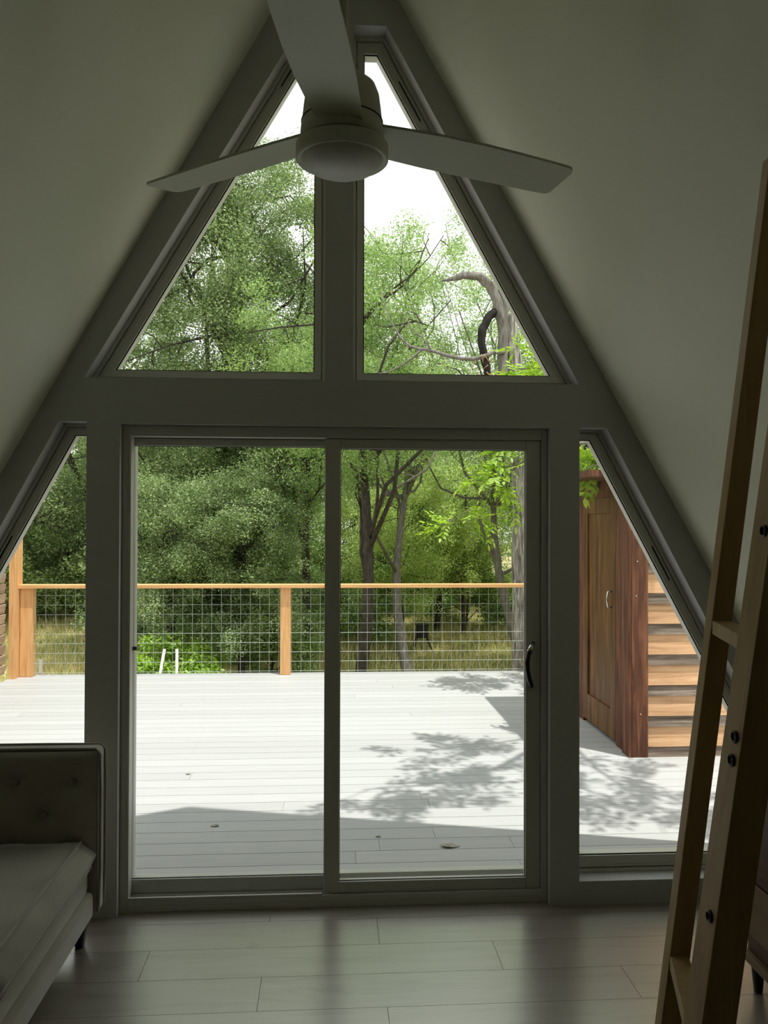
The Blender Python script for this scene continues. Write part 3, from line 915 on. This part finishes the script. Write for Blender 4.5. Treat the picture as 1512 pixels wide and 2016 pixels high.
def pinnate(p, d, rng, L, pairs=4):
    """one compound leaf: pairs of pointed leaflets along a drooping rachis"""
    global nl
    d = d / np.linalg.norm(d)
    side = np.cross(d, [0, 0, 1.0])
    side = side / (np.linalg.norm(side) + 1e-6)
    upv = np.cross(side, d)
    tip = p + d * L * 2.4 + np.array([0, 0, -0.35 * L])
    for k in range(pairs + 1):
        u = (k + 0.6) / (pairs + 0.6)
        b = p + (tip - p) * u
        for sgn in ((1, -1) if k < pairs else (0,)):
            a = d * (0.55 if sgn else 1.0) + side * sgn * 0.9 + np.array([0, 0, -0.25]) + rng.normal(size=3) * 0.18
            a = a / np.linalg.norm(a)
            wv = np.cross(a, upv + rng.normal(size=3) * 0.35)
            wv = wv / (np.linalg.norm(wv) + 1e-6)
            nn_ = np.cross(wv, a)
            l = L * rng.uniform(0.8, 1.15)
            w_ = l * 0.19
            q = [b, b + a * l * 0.30 + wv * w_ + nn_ * w_ * 0.35, b + a * l * 0.68 + wv * w_ * 0.85 + nn_ * w_ * 0.3, b + a * l, b + a * l * 0.68 - wv * w_ * 0.85 + nn_ * w_ * 0.3, b + a * l * 0.30 - wv * w_ + nn_ * w_ * 0.35]
            LV.extend(q)
            LF.append([nl, nl + 1, nl + 2, nl + 3])
            LF.append([nl, nl + 3, nl + 4, nl + 5])
            nl += 6


def bough(pts, r0, nt, spread, L, rng, tl=0.45):
    pts = [np.array(p, float) for p in pts]
    tw.tube(pts, [max(0.004, r0 * (1 - 0.85 * t)) for t in np.linspace(0, 1, len(pts))], 7)
    for i in range(nt):
        u = rng.uniform(0.25, 1.0) * (len(pts) - 1)
        k = min(len(pts) - 2, int(u))
        s = pts[k] + (pts[k + 1] - pts[k]) * (u - k)
        d = rng.normal(size=3) * np.array(spread) + (pts[-1] - pts[0]) / np.linalg.norm(pts[-1] - pts[0]) * 0.4
        d = d / np.linalg.norm(d)
        e = s + d * rng.uniform(0.5, 1.0) * tl + np.array([0, 0, -0.05])
        tw.tube([s, (s + e) / 2 + np.array([0, 0, 0.03]), e], [0.006, 0.004, 0.002], 5)
        for v in (0.45, 0.75, 1.0):
            for q in range(2):
                pinnate(s + (e - s) * v, d * 0.7 + rng.normal(size=3) * 0.6, rng, L)


# over the deck, out of the doorway's sight: casts the dappled shade
bough([(3.8, 4.8, 5.0), (3.3, 3.4, 5.0), (2.6, 1.9, 4.7), (1.9, 1.1, 4.45), (1.35, 0.8, 4.3), (0.95, 0.75, 4.2)], 0.05, 26, (1, 1, 0.3), 0.085, nr, 0.6)
bough([(2.6, 1.9, 4.7), (2.55, 1.0, 4.4), (2.6, 0.4, 4.3), (2.5, -0.05, 4.2)], 0.02, 15, (1, 1, 0.3), 0.085, nr, 0.5)
bough([(2.6, 1.9, 4.7), (1.9, 1.7, 4.4), (1.45, 1.6, 4.3)], 0.02, 9, (1, 1, 0.3), 0.085, nr, 0.45)
bough([(4.1, 5.4, 3.6), (3.7, 4.4, 3.9), (3.2, 3.5, 3.8), (2.7, 3.1, 3.5)], 0.03, 22, (1, 1, 0.4), 0.085, nr, 0.5)
bough([(4.1, 5.4, 3.6), (3.3, 4.6, 3.6), (2.7, 3.9, 3.4)], 0.03, 18, (1, 1, 0.4), 0.085, nr, 0.5)
# above the shed and beside the dead tree
bough([(4.1, 5.4, 3.4), (3.4, 4.9, 3.1), (2.7, 4.5, 3.1), (2.2, 4.3, 3.12), (1.75, 4.25, 3.08)], 0.03, 24, (1, 1, 0.4), 0.085, nr, 0.4)
bough([(4.3, 5.7, 2.5), (3.6, 4.6, 2.6), (2.9, 3.6, 2.45), (2.45, 3.0, 2.38), (2.2, 2.75, 2.22), (2.08, 2.6, 2.05)], 0.03, 20, (1, 1, 0.5), 0.085, nr, 0.32)
# beyond the railing, seen through the sliding panel
bough([(4.3, 5.7, 2.5), (3.3, 5.9, 2.6), (2.6, 5.85, 2.5), (2.2, 5.8, 2.33), (1.95, 5.8, 2.12), (1.75, 5.8, 1.92)], 0.028, 12, (1, 0.6, 0.6), 0.085, nr, 0.35)
bough([(2.6, 5.85, 2.5), (2.2, 5.8, 2.5), (1.95, 5.8, 2.45), (1.72, 5.8, 2.36)], 0.012, 6, (1, 0.6, 0.6), 0.085, nr, 0.25)
bough([(1.95, 5.8, 2.12), (1.62, 5.8, 1.80), (1.38, 5.8, 1.64)], 0.008, 4, (1, 0.6, 0.5), 0.085, nr, 0.22)
tw.build('branches', 'bark_grey', T, smooth=True)
me = np_mesh('foliage', np.array(LV), np.array(LF), 'leaf_lime')
o = bpy.data.objects.new('foliage', me)
COL.objects.link(o)
o.parent = T
o.matrix_parent_inverse = Matrix.Translation(-T.location)
tag(o, kind='stuff')

# small black box on legs in the clearing
T = tag(empty('game_feeder', (1.77, 12.3, ground_z(1.77, 12.3))), 'small black box on thin splayed legs in the clearing beyond the railing', 'feeder')
gz_ = ground_z(1.77, 12.3)
MB().box(1.66, 1.88, 12.2, 12.42, -0.56, -0.33).build('hopper', 'black_metal', T, bevel=0.012)
MB().box(1.645, 1.895, 12.185, 12.435, -0.33, -0.305).build('lid', 'black_metal', T, bevel=0.006)
for sx, sy in ((-1, -1), (1, -1), (1, 1), (-1, 1)):
    MB().tube([(1.77 + sx * 0.09, 12.31 + sy * 0.09, -0.55), (1.77 + sx * 0.2, 12.31 + sy * 0.2, gz_ - 0.03)], 0.012, 6).build('leg', 'black_metal', T, smooth=True)

# ------------------------------------------------------------------ ceiling fan
FX, FY, FZ = 0.029, -1.467, 2.61           # hub axis, blade plane
z0 = 2.535                                 # rim of the light bowl
T = tag(empty('ceiling_fan', (FX, FY, 4.2)), 'white three-blade ceiling fan with a frosted light bowl', 'ceiling fan')
m = MB().lathe([(0.006, RID - 0.12 - 0.0), (0.03, RID - 0.12), (0.062, RID - 0.10), (0.066, RID - 0.03), (0.02, RID - 0.03)], (FX, FY, 0), 32)
m.build('canopy', 'fan_white', T, smooth=True)
MB().tube([(FX, FY, z0 + 0.16), (FX, FY, RID - 0.10)], 0.0135, 16).build('downrod', 'fan_white', T, smooth=True)
m = MB().lathe([(0.098, 0.0455), (0.106, 0.046), (0.1045, 0.075), (0.102, 0.094), (0.101, 0.0965), (0.101, 0.098), (0.097, 0.135), (0.093, 0.165), (0.084, 0.188), (0.066, 0.203), (0.035, 0.208), (0.014, 0.209)], (FX, FY, z0), 56)
hs = m.build('motor_housing', 'fan_white', T, smooth=True)
m = MB().lathe([(0.096, 0.0955), (0.1035, 0.0955), (0.1032, 0.098), (0.096, 0.098)], (FX, FY, z0), 56)
m.build('seam', 'fan_groove', hs, smooth=False)
m = MB().lathe([(0.09, 0.040), (0.1055, 0.040), (0.1055, 0.047), (0.09, 0.047)], (FX, FY, z0), 56)
m.build('groove', 'fan_groove', hs)
m = MB().lathe([(0.1015, 0.004), (0.1135, 0.0), (0.1165, 0.003), (0.1165, 0.036), (0.1135, 0.0405), (0.09, 0.0405)], (FX, FY, z0), 56)
m.build('light_ring', 'fan_white', T, smooth=False)
m = MB().lathe([(0.0005, -0.036), (0.03, -0.0345), (0.06, -0.028), (0.083, -0.018), (0.097, -0.006), (0.103, 0.006), (0.100, 0.012)], (FX, FY, z0), 56)
m.build('light_bowl', 'frosted_glass', T, smooth=True)
BR, TH = 0.695, 0.007
prof = [(0.085, 0.062, -0.058), (0.16, 0.066, -0.066), (0.26, 0.070, -0.074), (0.38, 0.071, -0.077), (0.50, 0.070, -0.075), (0.60, 0.068, -0.071), (0.655, 0.067, -0.068), (0.668, 0.064, -0.063), (0.674, 0.058, -0.056), (0.677, 0.050, -0.046)]
PITCH = R(9.5)
for az in (21.5, 144.0, 261.5):
    a = R(az)
    ax = Vector((math.cos(a), math.sin(a), 0))
    tr = Vector((-math.sin(a), math.cos(a), 0))      # trailing side, counter-clockwise
    m = MB()
    vs, fs = [], []
    for r_, e1, e2 in prof:
        for t_ in (e1, e2):
            tilt = PITCH
            p = Vector((FX, FY, FZ)) + ax * (r_ * (0.955 if az == 144.0 else 1.0)) + tr * (t_ * math.cos(tilt)) + Vector((0, 0, -t_ * math.sin(tilt) - 0.006 * (r_ / 0.7)))
            vs += [p + Vector((0, 0, TH / 2)), p - Vector((0, 0, TH / 2))]
    n = len(prof)
    for i in range(n - 1):
        b = 4 * i
        fs += [(b, b + 4, b + 6, b + 2), (b + 1, b + 3, b + 7, b + 5), (b, b + 1, b + 5, b + 4), (b + 2, b + 6, b + 7, b + 3)]
    fs += [(0, 2, 3, 1), (4 * n - 4, 4 * n - 3, 4 * n - 1, 4 * n - 2)]
    m.add(vs, fs).build('blade', 'fan_blade_white', T)
    sl = MB()
    A_ = [a + R(q) for q in range(-34, 35, 4)]
    P4 = []
    for q, t in enumerate(A_):
        zz = z0 + 0.074 + 0.010 * (1 - 2 * q / (len(A_) - 1))
        for rr, dz in ((0.100, -0.0016), (0.1052, -0.0016), (0.1052, 0.0016), (0.100, 0.0016)):
            P4.append((FX + rr * math.cos(t), FY + rr * math.sin(t), zz + dz))
    sl.add(P4, [(4 * q + w_, 4 * q + (w_ + 1) % 4, 4 * q + 4 + (w_ + 1) % 4, 4 * q + 4 + w_) for q in range(len(A_) - 1) for w_ in range(4)] + [(0, 1, 2, 3), (len(P4) - 1, len(P4) - 2, len(P4) - 3, len(P4) - 4)])
    sl.build('blade_slot', 'fan_groove', hs)

# ------------------------------------------------------------------ sofa
T = tag(empty('sofa', (-1.35, -1.2, 0)), 'grey velvet sofa with tufted arms along the left wall', 'sofa')
YF, YN = -0.20, -2.30
XF, XB = -0.885, -1.80


def softbox(mb_, x0, x1, y0, y1, z0_, z1):
    return mb_.box(x0, x1, y0, y1, z0_, z1)


m = MB().box(-1.68, XF, YN + 0.1, YF - 0.1, 0.125, 0.225)
m.build('base_rail', 'velvet', T, bevel=0.02, seg=4)
m = MB().box(-1.68, XF - 0.02, YN + 0.1, YF - 0.1, 0.215, 0.318)
m.build('seat_deck', 'velvet', T, bevel=0.025, seg=4)
ymid = (YF + YN) / 2
for a, b in ((ymid + 0.004, YF - 0.108), (YN + 0.108, ymid - 0.004)):
    m = MB()
    nxg, nyg = 14, 14
    x0, x1 = -1.66, XF - 0.012
    pts = []
    for top in (0, 1):
        for j in range(nyg + 1):
            for i in range(nxg + 1):
                u, v = i / nxg, j / nyg
                e = min(u, 1 - u, v, 1 - v)
                cr = 0.020 * (math.sin(math.pi * u) * math.sin(math.pi * v)) ** 0.5
                inset_ = 0.035 if (top and i == nxg) else 0.0
                x = x0 + (x1 - x0) * u - inset_
                zt = 0.412 + cr if top else 0.318
                pts.append((x, a + (b - a) * v, zt))
    q = (nxg + 1) * (nyg + 1)
    fs = []
    for j in range(nyg):
        for i in range(nxg):
            k = j * (nxg + 1) + i
            fs += [(k, k + nxg + 1, k + nxg + 2, k + 1), (q + k, q + k + 1, q + k + nxg + 2, q + k + nxg + 1)]
    # side band bulging forward at mid height
    per = [i for i in range(nxg + 1)] + [j * (nxg + 1) + nxg for j in range(1, nyg + 1)] + [nyg * (nxg + 1) + i for i in range(nxg - 1, -1, -1)] + [j * (nxg + 1) for j in range(nyg - 1, 0, -1)]
    mid0 = len(pts)
    for k in per:
        xb, yb, _ = pts[k]
        bx = 0.022 if abs(xb - x1) < 1e-6 else 0.0
        pts.append((xb + bx, yb, 0.365))
    L_ = len(per)
    for i in range(L_):
        j = (i + 1) % L_
        fs += [(per[i], per[j], mid0 + j, mid0 + i), (mid0 + i, mid0 + j, q + per[j], q + per[i])]
    m.add(pts, fs)
    c = m.build('seat_cushion', 'velvet', T, smooth=True)
    pp = MB()
    pp.tube([(x1 - 0.035, a + 0.01 + (b - a - 0.02) * t, 0.414) for t in np.linspace(0, 1, 12)], 0.006, 8)
    pp.tube([(x1 + 0.002, a + 0.01 + (b - a - 0.02) * t, 0.321) for t in np.linspace(0, 1, 12)], 0.006, 8)
    pp.build('piping', 'velvet_piping', c, smooth=True)
m = MB().box(-1.82, -1.66, YN, YF, 0.125, 0.76)
m.build('backrest', 'velvet', T, bevel=0.03, seg=4)
for (ya, yb, inner) in ((YF - 0.105, YF, -1), (YN, YN + 0.105, 1)):
    m = MB().box(-1.82, XF + 0.012, ya + (0.012 if inner < 0 else 0), yb - (0 if inner < 0 else 0.012), 0.125, 0.757)
    ar = m.build('arm', 'velvet', T, bevel=0.022, seg=4)
    # tufted inner pad
    yi = ya if inner < 0 else yb
    nu, nv = 60, 34
    xa, xb, za, zb_ = -1.66, XF + 0.008, 0.33, 0.752
    btn = []
    for r_ in range(3):
        for c_ in range(5):
            bx = xb - 0.09 - 0.21 * c_ - (0.105 if r_ % 2 else 0)
            bz = zb_ - 0.115 - 0.125 * r_
            if bx > xa + 0.03 and bz > za + 0.02:
                btn.append((bx, bz))
    pts, fs = [], []
    for j in range(nv + 1):
        for i in range(nu + 1):
            x = xa + (xb - xa) * i / nu
            z_ = za + (zb_ - za) * j / nv
            dep = 0.016
            for bx, bz in btn:
                d2 = (x - bx) ** 2 + (z_ - bz) ** 2
                dep -= 0.030 * math.exp(-d2 / 0.0011)
            e = min(i, nu - i, 3 * j, 3 * (nv - j)) / 4.0
            dep = (dep + 0.004) * min(1, e) - 0.004
            pts.append((x, yi + inner * dep, z_))
    for j in range(nv):
        for i in range(nu):
            k = j * (nu + 1) + i
            fs.append((k, k + 1, k + nu + 2, k + nu + 1))
    o_ = len(pts)
    pts += [(xa, yi - inner * 0.012, za), (xb, yi - inner * 0.012, za), (xb, yi - inner * 0.012, zb_), (xa, yi - inner * 0.012, zb_)]
    fs += [(o_, o_ + 1, o_ + 2, o_ + 3)]
    m = MB().add(pts, fs)
    m.build('tufted_pad', 'velvet', ar, smooth=True)
    for bx, bz in btn:
        b_ = MB().lathe([(0.0005, -0.006), (0.010, -0.004), (0.013, 0.0), (0.009, 0.005), (0.0005, 0.007)], (0, 0, 0), 14)
        b_.v = [(bx + x, yi + inner * (-0.008 + z_), bz + y) for x, y, z_ in b_.v]
        b_.build('button', 'velvet', ar, smooth=True)
    pp = MB()
    for yy in (ya + 0.02, yb - 0.014):
        pp.tube([(XF + 0.012, yy, 0.14), (XF + 0.017, yy, 0.3), (XF + 0.017, yy, 0.6), (XF + 0.015, yy, 0.738), (XF - 0.002, yy, 0.757), (-1.1, yy, 0.759), (-1.6, yy, 0.759)], 0.0055, 8)
    pp.build('piping', 'velvet_piping', ar, smooth=True)
for x in (-0.945, -1.74):
    for yy in (YF - 0.075, YN + 0.075):
        MB().lathe([(0.016, 0.0), (0.018, 0.004), (0.024, 0.05), (0.033, 0.085), (0.035, 0.1), (0.026, 0.108), (0.03, 0.126)], (x, yy, 0), 18).build('leg', 'dark_leg_wood', T, smooth=True)

# ------------------------------------------------------------------ ladder leaning on the right slope
T = tag(empty('ladder', (0.75, -1.85, 0)), 'pine loft ladder leaning on the right slope', 'ladder')
YA, YC = -1.667, -1.967                    # near faces of the far and near rails


def rail(xb, zb, k, wx, y0, dy, ztop, zr):
    """rail whose left near edge passes (xb, zb), leaning k per metre"""
    xl = lambda z: xb + k * (z - zb)
    bt = [(xl(0), y0, 0), (xl(0) + wx, y0, 0), (xl(0) + wx, y0 + dy, 0), (xl(0), y0 + dy, 0)]
    tp = [(xl(ztop), y0, ztop), (xl(zr) + wx, y0, zr), (xl(zr) + wx, y0 + dy, zr), (xl(ztop), y0 + dy, ztop)]
    return MB().hexa(bt, tp)


rail(0.797, 0.685, 0.131, 0.049, YA, 0.036, 2.495, 2.43).build('rail', 'ladder_pine', T, bevel=0.002)
ra = rail(0.755, 0.832, 0.148, 0.070, YC, 0.075, 2.53, 2.45).build('rail', 'ladder_pine', T, bevel=0.002)
for zz in (0.612, 1.385):
    xa = 0.797 + 0.131 * (zz - 0.685)
    xc = 0.755 + 0.148 * (zz - 0.832)
    bt = [(xc + 0.002, YC + 0.075, zz - 0.016), (xc + 0.055, YC + 0.075, zz - 0.016), (xa + 0.046, YA, zz - 0.016), (xa + 0.002, YA, zz - 0.016)]
    m = MB().hexa(bt, [(x, y, z + 0.032) for x, y, z in bt])
    m.build('rung', 'ladder_pine', T, bevel=0.002)
for zz in (1.613, 1.202, 1.156, 0.848):
    x_ = 0.755 + 0.148 * (zz - 0.832)
    m = MB().lathe([(0.0025, -0.004), (0.0125, -0.004), (0.0125, 0.004), (0.0095, 0.005), (0.006, 0.001), (0.0005, 0.001)], (0, 0, 0), 16)
    m.v = [(x_ - c, YC + 0.026 + a, zz + b) for a, b, c in m.v]
    m.build('bolt', 'black_metal', ra, smooth=False)

# ------------------------------------------------------------------ sideboard at the right
T = tag(empty('sideboard', (1.66, -1.3, 0)), 'dark wooden sideboard standing behind the ladder at right', 'sideboard')
MB().box(1.475, 1.85, -1.95, -0.69, 0.135, 0.80).build('cabinet', 'walnut', T, bevel=0.004)
MB().box(1.455, 1.86, -1.97, -0.67, 0.80, 0.825).build('top', 'walnut', T, bevel=0.004)
MB().box(1.452, 1.85, -1.95, -0.685, 0.106, 0.135).build('base_trim', 'honey_wood', T, bevel=0.003)
for i in range(2):
    y0 = -1.32 if i == 0 else -1.94
    d_ = MB().box(1.460, 1.474, y0, y0 + 0.61, 0.205, 0.388).build('drawer', 'honey_wood', T, bevel=0.003)
    MB().lathe([(0.004, 0), (0.012, 0.006), (0.014, 0.014), (0.006, 0.02)], (1.452, y0 + 0.3, 0.29), 12).build('knob', 'black_metal', d_, smooth=True)
    MB().box(1.460, 1.474, y0, y0 + 0.61, 0.40, 0.785).build('cupboard_door', 'walnut', T, bevel=0.003)
for x in (1.485, 1.80):
    for yy in (-0.725, -1.90):
        MB().lathe([(0.013, 0.0), (0.015, 0.003), (0.024, 0.106)], (x + 0.01, yy, 0), 14).build('leg', 'dark_leg_wood', T, smooth=True)

# ------------------------------------------------------------------ light: sun and cloudy sky
sun = bpy.data.lights.new('sun', 'SUN')
sun.energy = 5.45
sun.angle = R(0.6)
sun.color = (1.0, 0.965, 0.90)
so = bpy.data.objects.new('sun', sun)
so.location = (2, -3, 12)
d = Vector((-0.175, 0.19, -1.0))
so.rotation_euler = d.to_track_quat('-Z', 'Y').to_euler()
COL.objects.link(so)

w = bpy.data.worlds.new('sky')
SC.world = w
w.use_nodes = True
nt = w.node_tree
nt.nodes.clear()
out = nt.nodes.new('ShaderNodeOutputWorld')
bg = nt.nodes.new('ShaderNodeBackground')
tc = nt.nodes.new('ShaderNodeTexCoord')
sep = nt.nodes.new('ShaderNodeSeparateXYZ')
nt.links.new(tc.outputs['Generated'], sep.inputs[0])
base = ramp(nt, sep.outputs['Z'], [(0.0, (1.9, 1.9, 1.85)), (0.45, (1.9, 1.92, 1.9)), (0.7, (1.0, 1.12, 1.2)), (1.0, (0.5, 0.68, 0.9))])
nz = nt.nodes.new('ShaderNodeTexNoise')
nz.inputs['Scale'].default_value = 2.2
nz.inputs['Detail'].default_value = 6.0
nt.links.new(tc.outputs['Generated'], nz.inputs['Vector'])
cl = ramp(nt, nz.outputs['Fac'], [(0.42, (0, 0, 0)), (0.58, (1, 1, 1))])
mx = nt.nodes.new('ShaderNodeMix')
mx.data_type = 'RGBA'
nt.links.new(cl, mx.inputs['Factor'])
nt.links.new(base, mx.inputs['A'])
mx.inputs['B'].default_value = (1.8, 1.8, 1.74, 1)
nt.links.new(mx.outputs['Result'], bg.inputs['Color'])
bg.inputs['Strength'].default_value = 0.95
nt.links.new(bg.outputs[0], out.inputs['Surface'])

# ------------------------------------------------------------------ render settings
SC.view_settings.view_transform = 'Standard'
SC.view_settings.look = 'None'
SC.view_settings.exposure = 0.0
SC.view_settings.gamma = 1.0
SC.view_settings.use_curve_mapping = False
SC.cycles.max_bounces = 10
SC.cycles.diffuse_bounces = 6
SC.cycles.glossy_bounces = 3
SC.cycles.transparent_max_bounces = 16
SC.cycles.use_denoising = True
SC.cycles.sample_clamp_indirect = 6.0
